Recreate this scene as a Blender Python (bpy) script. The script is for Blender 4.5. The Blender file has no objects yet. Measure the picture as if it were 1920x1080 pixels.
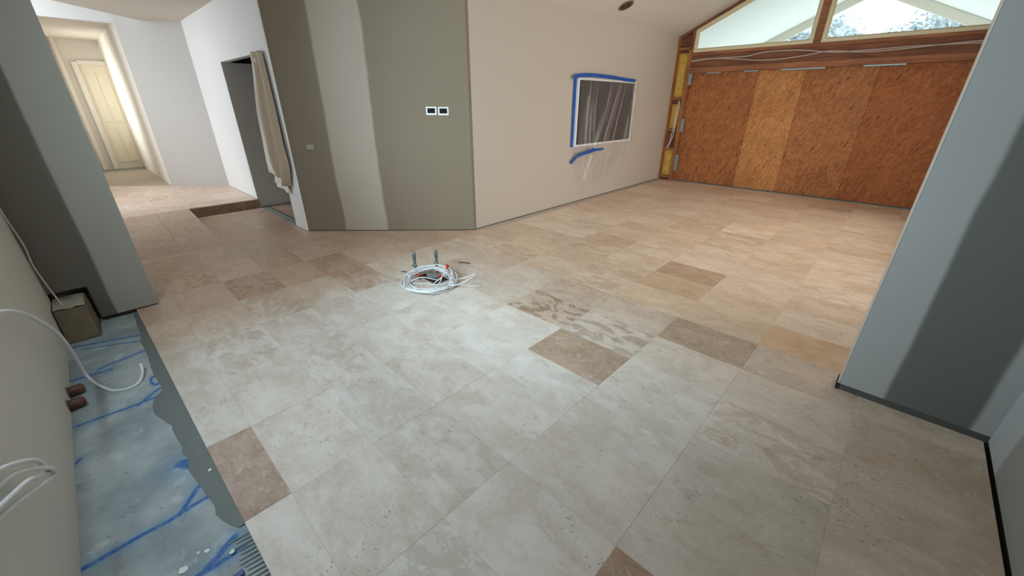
import bpy, bmesh, math, random
from mathutils import Vector, Matrix, noise as mnoise
random.seed(7)
S = bpy.context.scene
COL = S.collection
R = math.radians

# ------------------------------------------------------------------ camera
cam = bpy.data.cameras.new('camera'); cam.sensor_width = 36.0; cam.lens = 36.0*743/1920
cam.clip_start = 0.02; cam.clip_end = 300
camo = bpy.data.objects.new('camera', cam); COL.objects.link(camo)
camo.location = (0, 0, 1.62); camo.rotation_euler = (R(90-25), 0, R(43.6))
S.camera = camo

# ------------------------------------------------------------------ world + daylight
S.view_settings.view_transform = 'Standard'; S.view_settings.look = 'None'
S.view_settings.gamma = 1.0; S.view_settings.use_curve_mapping = False
S.view_settings.exposure = -0.13
W = bpy.data.worlds.new('overcast'); S.world = W; W.use_nodes = True
bg = W.node_tree.nodes['Background']; bg.inputs[0].default_value = (0.86, 0.94, 1.0, 1); bg.inputs[1].default_value = 3.6

def daylight(name, loc, direction, sx, sy, power, color):
    l = bpy.data.lights.new(name, 'AREA'); l.shape = 'RECTANGLE'; l.size = sx; l.size_y = sy
    l.energy = power; l.color = color
    o = bpy.data.objects.new(name, l); COL.objects.link(o); o.location = loc
    o.rotation_euler = Vector(direction).to_track_quat('-Z', 'Y').to_euler()
    return o
# daylight arriving through the windows that stand out of frame (kitchen, entry, living room side)
daylight('kitchen_window_daylight', (-2.2, -0.75, 1.85), (0.0, 1, -0.62), 2.0, 1.2, 252, (0.72, 0.87, 1.0))
daylight('entry_window_daylight', (-8.75, -2.15, 2.05), (0, 1, -0.25), 2.0, 2.7, 88, (0.93, 0.92, 1.0))
daylight('added_skylight_light', (-9.6, -0.25, 3.85), (0, 0.001, -1), 1.0, 1.2, 30, (1.0, 0.97, 0.94))  # added light over the entry, brightens bulkhead and hall floor
daylight('living_window_daylight', (1.05, 6.1, 1.45), (-1, 0, -0.55), 4.2, 2.2, 90, (1.0, 0.80, 0.66))
daylight('corridor_fill_light', (-12.9, -0.40, 1.75), (0, 1, -0.1), 1.2, 1.5, 50, (1.0, 0.95, 0.88))  # added fill light, brightens the corridor from an unseen side
S.cycles.adaptive_threshold = 0.03; S.cycles.max_bounces = 6; S.cycles.diffuse_bounces = 4; S.cycles.glossy_bounces = 3; S.cycles.transparent_max_bounces = 8
S.cycles.caustics_reflective = False; S.cycles.caustics_refractive = False

# ------------------------------------------------------------------ helpers
def lin(c):
    return tuple((x/255/12.92 if x/255 <= 0.04045 else ((x/255+0.055)/1.055)**2.4) for x in c)

def link(o, parent=None):
    COL.objects.link(o)
    if parent is not None: o.parent = parent
    return o

def mesh_obj(name, verts, faces, mat, parent=None, smooth=False, loc=(0, 0, 0)):
    me = bpy.data.meshes.new(name); me.from_pydata([tuple(v) for v in verts], [], faces)
    me.validate(); me.update()
    if mat: me.materials.append(mat)
    if smooth:
        for p in me.polygons: p.use_smooth = True
    o = bpy.data.objects.new(name, me); o.location = loc
    return link(o, parent)

class MB:
    def __init__(s): s.v = []; s.f = []
    def add(s, v, f):
        n = len(s.v); s.v += [tuple(x) for x in v]; s.f += [tuple(i+n for i in q) for q in f]; return s
    def box(s, x0, x1, y0, y1, z0, z1):
        return s.add([(x0,y0,z0),(x1,y0,z0),(x1,y1,z0),(x0,y1,z0),(x0,y0,z1),(x1,y0,z1),(x1,y1,z1),(x0,y1,z1)],
                     [(0,3,2,1),(4,5,6,7),(0,1,5,4),(1,2,6,5),(2,3,7,6),(3,0,4,7)])
    def prism(s, poly, z0, z1):
        n = len(poly)
        a = sum(poly[i][0]*poly[(i+1)%n][1]-poly[(i+1)%n][0]*poly[i][1] for i in range(n))
        if a < 0: poly = poly[::-1]
        v = [(x,y,z0) for x,y in poly]+[(x,y,z1) for x,y in poly]
        f = [tuple(range(n-1,-1,-1)), tuple(range(n,2*n))]+[(i,(i+1)%n,n+(i+1)%n,n+i) for i in range(n)]
        return s.add(v, f)
    def prism_xz(s, poly, y0, y1):
        n = len(poly)
        v = [(x,y0,z) for x,z in poly]+[(x,y1,z) for x,z in poly]
        f = [tuple(range(n)), tuple(range(2*n-1,n-1,-1))]+[(i,n+i,n+(i+1)%n,(i+1)%n) for i in range(n)]
        return s.add(v, f)
    def tube(s, pts, r, n=8, taper=None):
        pts = [Vector(p) for p in pts]; m = len(pts); t0 = (pts[1]-pts[0]).normalized()
        up = Vector((0,0,1)) if abs(t0.z) < 0.9 else Vector((1,0,0))
        nrm = t0.cross(up).normalized(); v = []; f = []
        for i, p in enumerate(pts):
            t = (pts[min(i+1,m-1)]-pts[max(i-1,0)])
            t = t.normalized() if t.length > 1e-9 else t0
            nrm = (nrm - t*nrm.dot(t)); nrm = nrm.normalized() if nrm.length > 1e-6 else t.orthogonal().normalized()
            b = t.cross(nrm); rr = taper[i] if taper else r
            for k in range(n):
                a = 2*math.pi*k/n; v.append(p+(nrm*math.cos(a)+b*math.sin(a))*rr)
        for i in range(m-1):
            for k in range(n):
                f.append((i*n+k, i*n+(k+1)%n, (i+1)*n+(k+1)%n, (i+1)*n+k))
        f.append(tuple(range(n-1,-1,-1))); f.append(tuple((m-1)*n+k for k in range(n)))
        return s.add(v, f)
    def lathe(s, prof, n=20, c=(0,0,0)):
        v = []; f = []; m = len(prof)
        for r, z in prof:
            for k in range(n):
                a = 2*math.pi*k/n; v.append((c[0]+r*math.cos(a), c[1]+r*math.sin(a), c[2]+z))
        for i in range(m-1):
            for k in range(n): f.append((i*n+k, i*n+(k+1)%n, (i+1)*n+(k+1)%n, (i+1)*n+k))
        f.append(tuple(range(n-1,-1,-1))); f.append(tuple((m-1)*n+k for k in range(n)))
        return s.add(v, f)
    def build(s, name, mat, parent=None, smooth=False, bevel=0, loc=(0,0,0)):
        o = mesh_obj(name, s.v, s.f, mat, parent, smooth, loc)
        if bevel:
            b = o.modifiers.new('bevel', 'BEVEL'); b.width = bevel; b.segments = 2; b.limit_method = 'ANGLE'
        return o

def spline(pts, k=8):
    P = [Vector(p) for p in pts]; out = []
    for i in range(len(P)-1):
        p0 = P[max(i-1,0)]; p1 = P[i]; p2 = P[i+1]; p3 = P[min(i+2,len(P)-1)]
        for j in range(k):
            t = j/k
            out.append(0.5*((2*p1)+(p2-p0)*t+(2*p0-5*p1+4*p2-p3)*t*t+(3*p1-p0-3*p2+p3)*t**3))
    out.append(P[-1]); return out

def tag(o, label, cat, group=None):
    o['label'] = label; o['category'] = cat
    if group: o['group'] = group
    return o
def struct(o): o['kind'] = 'structure'; return o
def empty(name, loc=(0,0,0), label=None, cat=None, group=None):
    o = bpy.data.objects.new(name, None); o.empty_display_size = 0.1; o.location = loc; link(o)
    if label: tag(o, label, cat, group)
    return o

# ------------------------------------------------------------------ materials
class NT:
    def __init__(s, name):
        s.m = bpy.data.materials.new(name); s.m.use_nodes = True; s.t = s.m.node_tree
        s.p = s.t.nodes['Principled BSDF']; s.out = s.t.nodes['Material Output']
    def n(s, typ, **kw):
        x = s.t.nodes.new(typ)
        for k, v in kw.items(): setattr(x, k, v)
        return x
    def put(s, sock, val):
        if hasattr(val, 'links'): s.t.links.new(val, sock)
        elif isinstance(val, (tuple, list)) and len(val) == 3 and len(sock.default_value) == 4: sock.default_value = (*val, 1)
        else: sock.default_value = val
    def math(s, op, a, b=0.0, c=None, clamp=False):
        x = s.n('ShaderNodeMath', operation=op); x.use_clamp = clamp
        s.put(x.inputs[0], a); s.put(x.inputs[1], b)
        if c is not None: s.put(x.inputs[2], c)
        return x.outputs[0]
    def vm(s, op, a, b=None, scale=None):
        x = s.n('ShaderNodeVectorMath', operation=op); s.put(x.inputs[0], a)
        if b is not None: s.put(x.inputs[1], b)
        if scale is not None: s.put(x.inputs['Scale'], scale)
        return x.outputs['Value'] if op in ('LENGTH','DISTANCE','DOT_PRODUCT') else x.outputs[0]
    def sep(s, v):
        x = s.n('ShaderNodeSeparateXYZ'); s.put(x.inputs[0], v); return x.outputs
    def comb(s, x_, y_, z_):
        x = s.n('ShaderNodeCombineXYZ'); s.put(x.inputs[0], x_); s.put(x.inputs[1], y_); s.put(x.inputs[2], z_); return x.outputs[0]
    def obj(s): return s.n('ShaderNodeTexCoord').outputs['Object']
    def noise(s, vec, scale=5, detail=4, rough=0.5, dist=0.0, col=False):
        x = s.n('ShaderNodeTexNoise'); s.put(x.inputs['Vector'], vec); x.inputs['Scale'].default_value = scale
        x.inputs['Detail'].default_value = detail; x.inputs['Roughness'].default_value = rough; x.inputs['Distortion'].default_value = dist
        return x.outputs['Color' if col else 'Fac']
    def vor(s, vec, scale=5, feat='F1', out='Distance', rnd=1.0):
        x = s.n('ShaderNodeTexVoronoi', feature=feat); s.put(x.inputs['Vector'], vec); x.inputs['Scale'].default_value = scale
        x.inputs['Randomness'].default_value = rnd
        return x.outputs[out]
    def ramp(s, f, a, b, lo=0.0, hi=1.0, smooth=True):
        x = s.n('ShaderNodeMapRange', interpolation_type='SMOOTHSTEP' if smooth else 'LINEAR')
        s.put(x.inputs[0], f); x.inputs[1].default_value = a; x.inputs[2].default_value = b
        x.inputs[3].default_value = lo; x.inputs[4].default_value = hi
        return x.outputs[0]
    def mix(s, f, a, b, blend='MIX'):
        x = s.n('ShaderNodeMix', data_type='RGBA', blend_type=blend)
        s.put(x.inputs[0], f); s.put(x.inputs[6], a); s.put(x.inputs[7], b)
        return x.outputs[2]
    def bump(s, h, strength=0.3, dist=0.01):
        x = s.n('ShaderNodeBump'); x.inputs['Strength'].default_value = strength; x.inputs['Distance'].default_value = dist
        s.put(x.inputs['Height'], h); s.put(s.p.inputs['Normal'], x.outputs[0])
    def fin(s, color, rough=0.6, spec=None, metal=None):
        s.put(s.p.inputs['Base Color'], color); s.put(s.p.inputs['Roughness'], rough)
        if spec is not None: s.put(s.p.inputs['Specular IOR Level'], spec)
        if metal is not None: s.put(s.p.inputs['Metallic'], metal)
        return s.m

def plain(name, c, rough=0.6, var=0.06, scale=12, metal=None, spec=None, bump=0.0):
    T = NT(name); c = lin(c); o = T.obj()
    f = T.noise(o, scale, 4)
    d = tuple(x*(1-var) for x in c); l = tuple(min(1, x*(1+var)) for x in c)
    if bump: T.bump(T.noise(o, scale*4, 5), bump, 0.004)
    return T.fin(T.mix(f, d, l), rough, spec, metal)

def travertine():
    T = NT('travertine'); o = T.obj(); info = T.n('ShaderNodeObjectInfo')
    rnd = info.outputs['Random']
    off = T.comb(T.math('MULTIPLY', rnd, 41.0), T.math('MULTIPLY', rnd, 87.0), T.math('MULTIPLY', rnd, 23.0))
    p = T.vm('ADD', o, off)
    st = T.vm('MULTIPLY', p, (1.0, 1.7, 1.0))
    cloud = T.noise(st, 3.2, 5, 0.62, 0.6)
    vein = T.noise(st, 9.0, 6, 0.68, 1.3)
    fine = T.noise(p, 55, 3, 0.6)
    mid = T.noise(p, 22, 3, 0.65, 0.8)
    base = info.outputs['Color']
    # paler neutral tint on the tiles around the bench area, with an irregular soft outline
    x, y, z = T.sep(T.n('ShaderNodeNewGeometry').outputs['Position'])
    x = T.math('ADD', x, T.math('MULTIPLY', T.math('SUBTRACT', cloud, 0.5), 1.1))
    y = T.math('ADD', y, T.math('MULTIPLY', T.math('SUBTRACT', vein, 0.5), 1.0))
    tint = T.math('MULTIPLY', T.math('MULTIPLY', T.ramp(x, -3.9, -3.0), T.ramp(x, -0.8, 0.7, 1, 0)), T.ramp(y, 1.7, 3.3, 1, 0))
    tint = T.math('MULTIPLY', tint, T.math('SUBTRACT', 0.66, T.math('MULTIPLY', info.outputs['Object Index'], 0.56)))
    c0 = T.mix(tint, base, lin((219, 219, 216)))
    c = T.mix(T.ramp(cloud, 0.3, 0.72), T.mix(1.0, c0, (0.86, 0.81, 0.76), 'MULTIPLY'), T.mix(1.0, c0, (1.07, 1.07, 1.07), 'MULTIPLY'))
    c = T.mix(T.ramp(vein, 0.54, 0.68, 0, 0.42), c, T.mix(1.0, c, (0.80, 0.73, 0.66), 'MULTIPLY'))
    c = T.mix(T.ramp(mid, 0.52, 0.66, 0, 0.30), c, T.mix(1.0, c, (0.84, 0.79, 0.74), 'MULTIPLY'))
    # pale filled veins and specks
    c = T.mix(T.ramp(T.math('ABSOLUTE', T.math('SUBTRACT', vein, 0.46)), 0.0, 0.018, 0.30, 0), c, (0.78, 0.75, 0.70))
    c = T.mix(T.ramp(mid, 0.40, 0.33, 0, 0.30), c, (0.78, 0.76, 0.72))
    # mottled darker islands with crisp edges, only where alpha of the object colour asks for it
    isl = T.noise(T.vm('ADD', st, (3.1, 7.7, 0)), 5.5, 5, 0.62, 0.8)
    amt = T.math('SUBTRACT', 1.0, info.outputs['Alpha'])
    c = T.mix(T.math('MULTIPLY', T.ramp(isl, 0.49, 0.55), amt), c, T.mix(1.0, c, (0.60, 0.50, 0.44), 'MULTIPLY'))
    # open pits and worm-like voids
    dens = T.ramp(T.noise(p, 2.6, 2), 0.50, 0.62)
    pit = T.ramp(T.vor(T.vm('ADD', T.vm('MULTIPLY', p, (1, 1.6, 1)), T.vm('SCALE', T.noise(p, 18, 2, col=True), scale=0.07)), 30), 0.11, 0.18, 1, 0)
    worm = T.math('MULTIPLY', T.ramp(T.math('ABSOLUTE', T.math('SUBTRACT', mid, 0.56)), 0.006, 0.022, 1, 0), T.ramp(isl, 0.58, 0.64))
    pit = T.math('MULTIPLY', T.math('MAXIMUM', pit, worm), dens)
    c = T.mix(T.math('MULTIPLY', pit, 0.66), c, (0.16, 0.12, 0.09))
    c = T.mix(T.math('MULTIPLY', fine, 0.10), c, (0.35, 0.28, 0.22))
    rough = T.ramp(cloud, 0.2, 0.8, 0.36, 0.52)
    T.bump(T.math('SUBTRACT', T.math('MULTIPLY', fine, 0.15), pit), 0.25, 0.003)
    return T.fin(c, rough, 0.45)

def wobble(T, p, amp=0.05, scale=1.1):
    return T.math('MULTIPLY', T.math('SUBTRACT', T.noise(p, scale, 3), 0.5), amp*2)

def plasterboard(name, board, skim, axis, bands, soft=0.012, amp=0.04, top=None):
    """unpainted board with trowelled joint bands; axis = 3-vector giving the across-the-wall coordinate"""
    T = NT(name); p = T.obj()
    u = T.math('ADD', T.vm('DOT_PRODUCT', p, axis), wobble(T, p, amp))
    b = lin(board); k = lin(skim)
    bc = T.mix(T.noise(p, 1.3, 4), tuple(x*.93 for x in b), tuple(x*1.07 for x in b))
    bc = T.mix(T.ramp(T.noise(p, 260, 2), 0.3, 0.8, 0, 0.12), bc, tuple(x*.6 for x in b))
    kc = T.mix(T.noise(p, 2.0, 5), tuple(x*.94 for x in k), tuple(x*1.06 for x in k))
    m = 0.0
    for a, c in bands:
        lo = T.ramp(u, a-soft, a+soft); hi = T.ramp(u, c-soft, c+soft, 1, 0)
        mm = T.math('MULTIPLY', lo, hi); m = mm if m == 0.0 else T.math('MAXIMUM', m, mm)
    if bands: bc = T.mix(m, bc, kc)
    T.bump(T.noise(p, 90, 3), 0.05, 0.003)
    return T.fin(bc, 0.75, 0.25)

def timber(name, c, axis=0, dark=0.55):
    T = NT(name); p = T.obj(); sc = [38.0, 38.0, 38.0]; sc[axis] = 1.6
    c = lin(c); v = T.vm('MULTIPLY', p, tuple(sc))
    g = T.noise(v, 1.0, 5, 0.6, 0.5); big = T.noise(T.vm('MULTIPLY', p, (2.2, 2.2, 2.2)), 1.0, 3)
    a = T.mix(T.ramp(g, 0.3, 0.7), tuple(x*dark for x in c), tuple(min(1, x*1.18) for x in c))
    a = T.mix(T.ramp(big, 0.45, 0.7, 0, 0.55), a, tuple(x*0.55 for x in c))
    T.bump(g, 0.2, 0.004)
    return T.fin(a, 0.7, 0.3)

def osb(name, c):
    T = NT(name); p = T.obj(); c = lin(c)
    d = T.vm('SCALE', T.vm('SUBTRACT', T.noise(p, 2.5, 3, col=True), (0.5, 0.5, 0.5)), scale=0.16)
    q = T.vm('ADD', p, d)
    def flakes(ang, seed, s):
        ca, sa = math.cos(ang), math.sin(ang); x, y, z = T.sep(q)
        u = T.math('ADD', T.math('MULTIPLY', x, ca), T.math('MULTIPLY', z, sa))
        w = T.math('SUBTRACT', T.math('MULTIPLY', z, ca), T.math('MULTIPLY', x, sa))
        return T.vor(T.comb(T.math('MULTIPLY', u, 1.0), T.math('MULTIPLY', w, 4.2), seed), s, out='Color')
    sel = T.noise(p, 7, 3)
    f1 = T.sep(flakes(0.6, 1.0, 8))[0]; f2 = T.sep(flakes(2.0, 5.0, 9))[0]; f3 = T.sep(flakes(1.25, 9.0, 8))[0]
    f = T.mix(T.ramp(sel, 0.42, 0.47), T.mix(T.ramp(sel, 0.5, 0.55), f1, f2), f3)
    f = T.sep(f)[0]
    a = T.mix(f, tuple(x*0.80 for x in c), tuple(min(1, x*1.20) for x in c))
    a = T.mix(T.ramp(T.noise(q, 26, 4, 0.7), 0.3, 0.75), T.mix(1.0, a, (0.78, 0.74, 0.70), 'MULTIPLY'), T.mix(1.0, a, (1.15, 1.15, 1.15), 'MULTIPLY'))
    blot = T.noise(p, 1.4, 4)
    a = T.mix(T.ramp(blot, 0.45, 0.7, 0, 0.5), a, T.mix(1.0, a, (0.72, 0.62, 0.55), 'MULTIPLY'))
    # dark strands
    st = T.vor(T.comb(T.math('ADD', T.math('MULTIPLY', T.sep(q)[0], 3.4), T.math('MULTIPLY', T.sep(q)[2], -1.2)), T.math('MULTIPLY', T.sep(q)[2], 0.9), 3.0), 5.0)
    hit = T.math('MULTIPLY', T.ramp(st, 0.15, 0.24, 1, 0), T.ramp(T.noise(p, 4.5, 2), 0.50, 0.58))
    a = T.mix(T.math('MULTIPLY', hit, 0.8), a, (0.055, 0.022, 0.010))
    T.bump(f, 0.25, 0.004)
    return T.fin(a, 0.6, 0.3)

def concrete_marked():
    T = NT('marked_concrete'); p = T.obj()
    big = T.noise(p, 3.5, 5, 0.6); fine = T.noise(p, 40, 5, 0.65)
    c = T.mix(T.ramp(big, 0.3, 0.7), lin((136, 147, 150)), lin((174, 183, 184)))
    c = T.mix(T.ramp(fine, 0.55, 0.75, 0, 0.25), c, lin((110, 122, 124)))
    c = T.mix(T.ramp(T.noise(p, 11, 4), 0.62, 0.68, 0, 0.35), c, lin((205, 212, 212)))
    x, y, z = T.sep(p)
    q = T.vm('ADD', T.comb(x, y, 0.0), T.vm('MULTIPLY', T.vm('SUBTRACT', T.noise(p, 6, 3, col=True), (.5,.5,.5)), (0.03, 0.03, 0)))
    segs = [((-2.93,-.50),(-2.91,-.03),.009),((-2.90,-.20),(-3.03,-.06),.009),((-3.53,-.51),(-3.50,-.28),.010),((-3.56,-.34),(-3.65,-.05),.009),
            ((-1.85,-.48),(-1.87,-.03),.011),((-1.86,-.17),(-1.99,-.05),.012),((-1.50,-.30),(-1.495,-.02),.012),((-1.51,-.14),(-1.57,-.03),.014),
            ((-4.07,-.45),(-3.92,-.05),.010),((-3.98,-.40),(-3.80,-.06),.006),((-2.19,-.10),(-2.15,-.075),.03),((-2.6,-.46),(-2.55,-.50),.008)]
    def sd(a, b):
        ab = (b[0]-a[0], b[1]-a[1], 0.0); L = ab[0]**2+ab[1]**2
        pa = T.vm('SUBTRACT', q, (a[0], a[1], 0.0))
        t = T.math('DIVIDE', T.vm('DOT_PRODUCT', pa, ab), L, clamp=True)
        return T.vm('LENGTH', T.vm('SUBTRACT', pa, T.vm('SCALE', ab, scale=t)))
    core = None; haze = None
    for a, b, w in segs:
        d = sd(a, b); k = T.ramp(d, w*0.55, w*1.35, 1, 0); h = T.ramp(d, 0.0, w*6, 1, 0)
        core = k if core is None else T.math('MAXIMUM', core, k); haze = h if haze is None else T.math('MAXIMUM', haze, h)
    # small spray-paint ring
    dr = T.math('ABSOLUTE', T.math('SUBTRACT', T.vm('LENGTH', T.vm('MULTIPLY', T.vm('SUBTRACT', q, (-3.13, -.085, 0)), (0.75, 1.6, 1))), 0.045))
    core = T.math('MAXIMUM', core, T.ramp(dr, 0.006, 0.016, 1, 0)); haze = T.math('MAXIMUM', haze, T.ramp(dr, 0, 0.07, 1, 0))
    c = T.mix(T.ramp(T.vor(p, 16), 0.05, 0.09, 0.6, 0), c, lin((70, 74, 74)))
    br = T.ramp(fine, 0.3, 0.6, 0.55, 1)
    c = T.mix(T.math('MULTIPLY', haze, 0.38), c, lin((78, 140, 182)))
    c = T.mix(T.math('MULTIPLY', T.math('MULTIPLY', core, br), 0.95), c, lin((34, 92, 160)))
    T.bump(fine, 0.15, 0.004)
    return T.fin(c, 0.6, 0.35)

def film():
    T = NT('plastic_film'); T.t.nodes.remove(T.p)
    tr = T.n('ShaderNodeBsdfTransparent'); tr.inputs[0].default_value = (0.97, 0.97, 0.97, 1)
    df = T.n('ShaderNodeBsdfDiffuse'); df.inputs[0].default_value = (0.80, 0.79, 0.78, 1)
    gl = T.n('ShaderNodeBsdfGlossy'); gl.inputs['Roughness'].default_value = 0.18; gl.inputs[0].default_value = (0.9, 0.9, 0.9, 1)
    lw = T.n('ShaderNodeLayerWeight'); lw.inputs[0].default_value = 0.45
    a = T.n('ShaderNodeMixShader'); a.inputs[0].default_value = 0.35
    T.t.links.new(df.outputs[0], a.inputs[1]); T.t.links.new(gl.outputs[0], a.inputs[2])
    b = T.n('ShaderNodeMixShader'); T.put(b.inputs[0], T.ramp(lw.outputs['Facing'], 0.38, 0.85, 0.10, 0.72))
    T.t.links.new(tr.outputs[0], b.inputs[1]); T.t.links.new(a.outputs[0], b.inputs[2])
    T.t.links.new(b.outputs[0], T.out.inputs[0]); return T.m

def pane_glass():
    T = NT('window_glass'); T.t.nodes.remove(T.p)
    tr = T.n('ShaderNodeBsdfTransparent'); tr.inputs[0].default_value = (0.95, 0.98, 0.97, 1)
    gl = T.n('ShaderNodeBsdfGlossy'); gl.inputs['Roughness'].default_value = 0.02
    fr = T.n('ShaderNodeFresnel'); fr.inputs[0].default_value = 1.45
    b = T.n('ShaderNodeMixShader'); T.put(b.inputs[0], T.math('MULTIPLY', fr.outputs[0], 0.8))
    T.t.links.new(tr.outputs[0], b.inputs[1]); T.t.links.new(gl.outputs[0], b.inputs[2])
    T.t.links.new(b.outputs[0], T.out.inputs[0]); return T.m

M = {}
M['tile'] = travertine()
M['grout'] = plain('grout', (186, 172, 156), 0.85, 0.1, 40)
M['slab'] = concrete_marked()
M['concrete'] = plain('raw_concrete', (150, 152, 148), 0.8, 0.15, 9, bump=0.2)
M['adhesive'] = plain('tile_adhesive', (112, 118, 115), 0.7, 0.10, 20, bump=0.3)
M['dark'] = plain('dark_gap', (38, 33, 28), 0.9, 0.2, 15)
M['cream'] = plain('cream_paint', (193, 180, 167), 0.65, 0.02, 1.5, spec=0.25)
M['white'] = plain('white_paint', (236, 236, 236), 0.65, 0.02, 1.5, spec=0.25)
M['ceil'] = plain('ceiling_paint', (212, 202, 190), 0.8, 0.02, 1.5, spec=0.2)
M['corr'] = plain('corridor_paint', (238, 231, 222), 0.65, 0.02, 1.5, spec=0.25)
M['door'] = plain('door_enamel', (240, 229, 208), 0.4, 0.02, 2)
M['diag'] = plasterboard('diagonal_wall_board', (138, 126, 109), (180, 169, 155), (0.7071, 0.7071, 0), [(-2.19, -1.61)], 0.02, 0.05)
M['stub_l'] = plasterboard('left_return_board', (102, 97, 88), (156, 156, 147), (0, 1, 0), [(-0.165, 1.0)], 0.012, 0.025)
M['stub_r'] = plasterboard('right_return_board', (96, 96, 89), (150, 150, 147), (1, 0, 0), [(-1, 0.315), (0.665, 3)], 0.015, 0.03)
M['left'] = plasterboard('left_wall_skim', (214, 216, 210), (214, 216, 210), (1, 0, 0), [], 0.02)
M['right'] = plasterboard('right_wall_board', (150, 148, 142), (176, 180, 180), (0, 1, 0), [(2.55, 4)], 0.02, 0.05)
M['reveal'] = plasterboard('doorway_board', (232, 227, 218), (160, 156, 148), (0, 1, 0), [], 0.02)
M['stud'] = timber('stud_timber', (176, 112, 66), 2)
M['beam'] = timber('header_timber', (140, 90, 64), 0)
M['beam2'] = timber('rail_timber', (164, 108, 76), 0)
M['osb1'] = osb('strand_board_brown', (172, 108, 62))
M['osb2'] = osb('strand_board_gold', (200, 138, 82))
M['osb3'] = osb('strand_board_tan', (178, 116, 68))
M['osb4'] = osb('strand_board_red', (170, 102, 54))
M['batt'] = plain('glasswool', (200, 158, 74), 1.0, 0.4, 14, bump=0.8)
M['steel'] = plain('galvanised_steel', (150, 160, 160), 0.45, 0.1, 30, metal=0.7)
M['track'] = plain('wall_track_steel', (84, 84, 80), 0.5, 0.15, 30, metal=0.4)
M['frame'] = plain('cream_window_frame', (224, 208, 168), 0.45, 0.03, 5)
M['glass'] = pane_glass()
M['film'] = film()
M['tape'] = plain('blue_tape', (22, 78, 158), 0.55, 0.08, 20)
M['black'] = plain('black_screen', (18, 18, 19), 0.6, 0.1, 10, spec=0.15)
M['screen'] = plain('dark_panel', (44, 40, 37), 0.35, 0.1, 6)
M['plast'] = plain('white_plastic', (236, 236, 232), 0.4, 0.02, 10)
M['cable'] = plain('white_cable', (222, 226, 228), 0.42, 0.04, 30)
M['gcable'] = plain('grey_cable', (196, 184, 172), 0.5, 0.06, 30)
M['brass'] = plain('valve_metal', (104, 116, 116), 0.4, 0.2, 60, metal=0.6)
M['red'] = plain('red_pipe', (188, 34, 30), 0.45, 0.1, 40)
M['canvas'] = plain('beige_canvas', (186, 168, 146), 0.9, 0.06, 30, bump=0.2)
M['canvas2'] = plain('pale_canvas', (226, 220, 212), 0.9, 0.04, 30, bump=0.2)
M['block'] = plain('weathered_block', (112, 100, 82), 0.95, 0.3, 14, bump=0.6)
M['mortar'] = plain('mortar_crust', (176, 172, 154), 0.95, 0.3, 22, bump=0.8)
M['brown'] = plain('brown_pipe', (96, 62, 50), 0.5, 0.2, 40)
M['flake'] = plain('plaster_white', (228, 232, 230), 0.8, 0.05, 50)
M['navy'] = plain('navy_plastic', (30, 32, 120), 0.35, 0.05, 30)
M['tub'] = plain('grey_tub', (112, 124, 132), 0.5, 0.08, 20)
M['bronze'] = plain('bronze_trim', (128, 98, 62), 0.45, 0.15, 30, metal=0.3)
M['patio'] = plain('patio_soffit', (228, 234, 230), 0.7, 0.02, 1)
M['patio_beam'] = plain('patio_beam', (214, 206, 192), 0.7, 0.03, 2)
M['lawn'] = plain('pale_paving', (214, 212, 206), 0.9, 0.06, 3)
M['bark'] = timber('bark', (120, 108, 96), 2)
M['leaf'] = plain('gum_leaf', (178, 190, 194), 0.6, 0.25, 3)

# ------------------------------------------------------------------ dimensions
EAVE, RIDGE_X, SLOPE = 2.87, -1.69, 0.46
RIDGE = EAVE+SLOPE*(RIDGE_X+4.12)
XW, XR, YL, YF = -4.12, 0.745, -0.48, 9.40       # cream wall, right wall, kitchen left wall, far framed wall
HALL = 0.146; XS = -7.79                           # raised hall floor and its step
TX, TY, X0, Y0 = 0.6004, 0.407, -0.992, 0.2076     # tile grid

# ------------------------------------------------------------------ floor
fm = MB()
fm.box(-8.2, 0.95, -2.7, 9.55, -0.16, -0.022)
floor = struct(fm.build('floor', M['slab']))
hm = MB(); hm.box(-14.3, -7.80, -2.7, 2.1, -0.16, HALL-0.022); hm.box(-7.80, XS, -2.7, 1.913, -0.16, HALL-0.022)
floor_hall = struct(hm.build('floor_hall', M['concrete']))
def edge_y(x): return 0.024+(x+1.28)*0.0228
gb = MB()
gb.prism([(XR-.015, 0.03), (XR-.015, YF-.02), (XW-.02, YF-.02), (XW-.02, 3.5), (-5.8, 2.02), (-7.79, 2.5), (-7.79, -2.6), (-4.62, -2.6), (-4.62, edge_y(-4.6)+.012), (-1.28, edge_y(-1.28)+.01)], -0.021, -0.0012)
gb.build('grout_bed', M['grout'], floor)

def clip(poly, a, b, c):     # keep a*x+b*y<=c
    out = []
    for i in range(len(poly)):
        p, q = poly[i], poly[(i+1) % len(poly)]
        dp, dq = a*p[0]+b*p[1]-c, a*q[0]+b*q[1]-c
        if dp <= 0: out.append(p)
        if (dp < 0 < dq) or (dq < 0 < dp):
            t = dp/(dp-dq); out.append((p[0]+(q[0]-p[0])*t, p[1]+(q[1]-p[1])*t))
    return out
def tile_mesh(poly, th=0.018, ins=0.0006):
    n = len(poly); cx = sum(p[0] for p in poly)/n; cy = sum(p[1] for p in poly)/n
    poly = [(x-cx, y-cy) for x, y in poly]
    def inset(p, d):
        L = math.hypot(*p) or 1; return (p[0]*(1-d*1.4/L), p[1]*(1-d*1.4/L))
    v = [(x, y, -th) for x, y in poly]+[(x, y, -ins) for x, y in poly]+[(*inset(p, ins), 0) for p in poly]
    f = [tuple(range(2*n, 3*n))]
    for r in (0, 1): f += [(r*n+i, r*n+(i+1) % n, (r+1)*n+(i+1) % n, (r+1)*n+i) for i in range(n)]
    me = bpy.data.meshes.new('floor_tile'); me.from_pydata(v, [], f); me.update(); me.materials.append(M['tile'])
    return me, cx, cy
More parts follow.
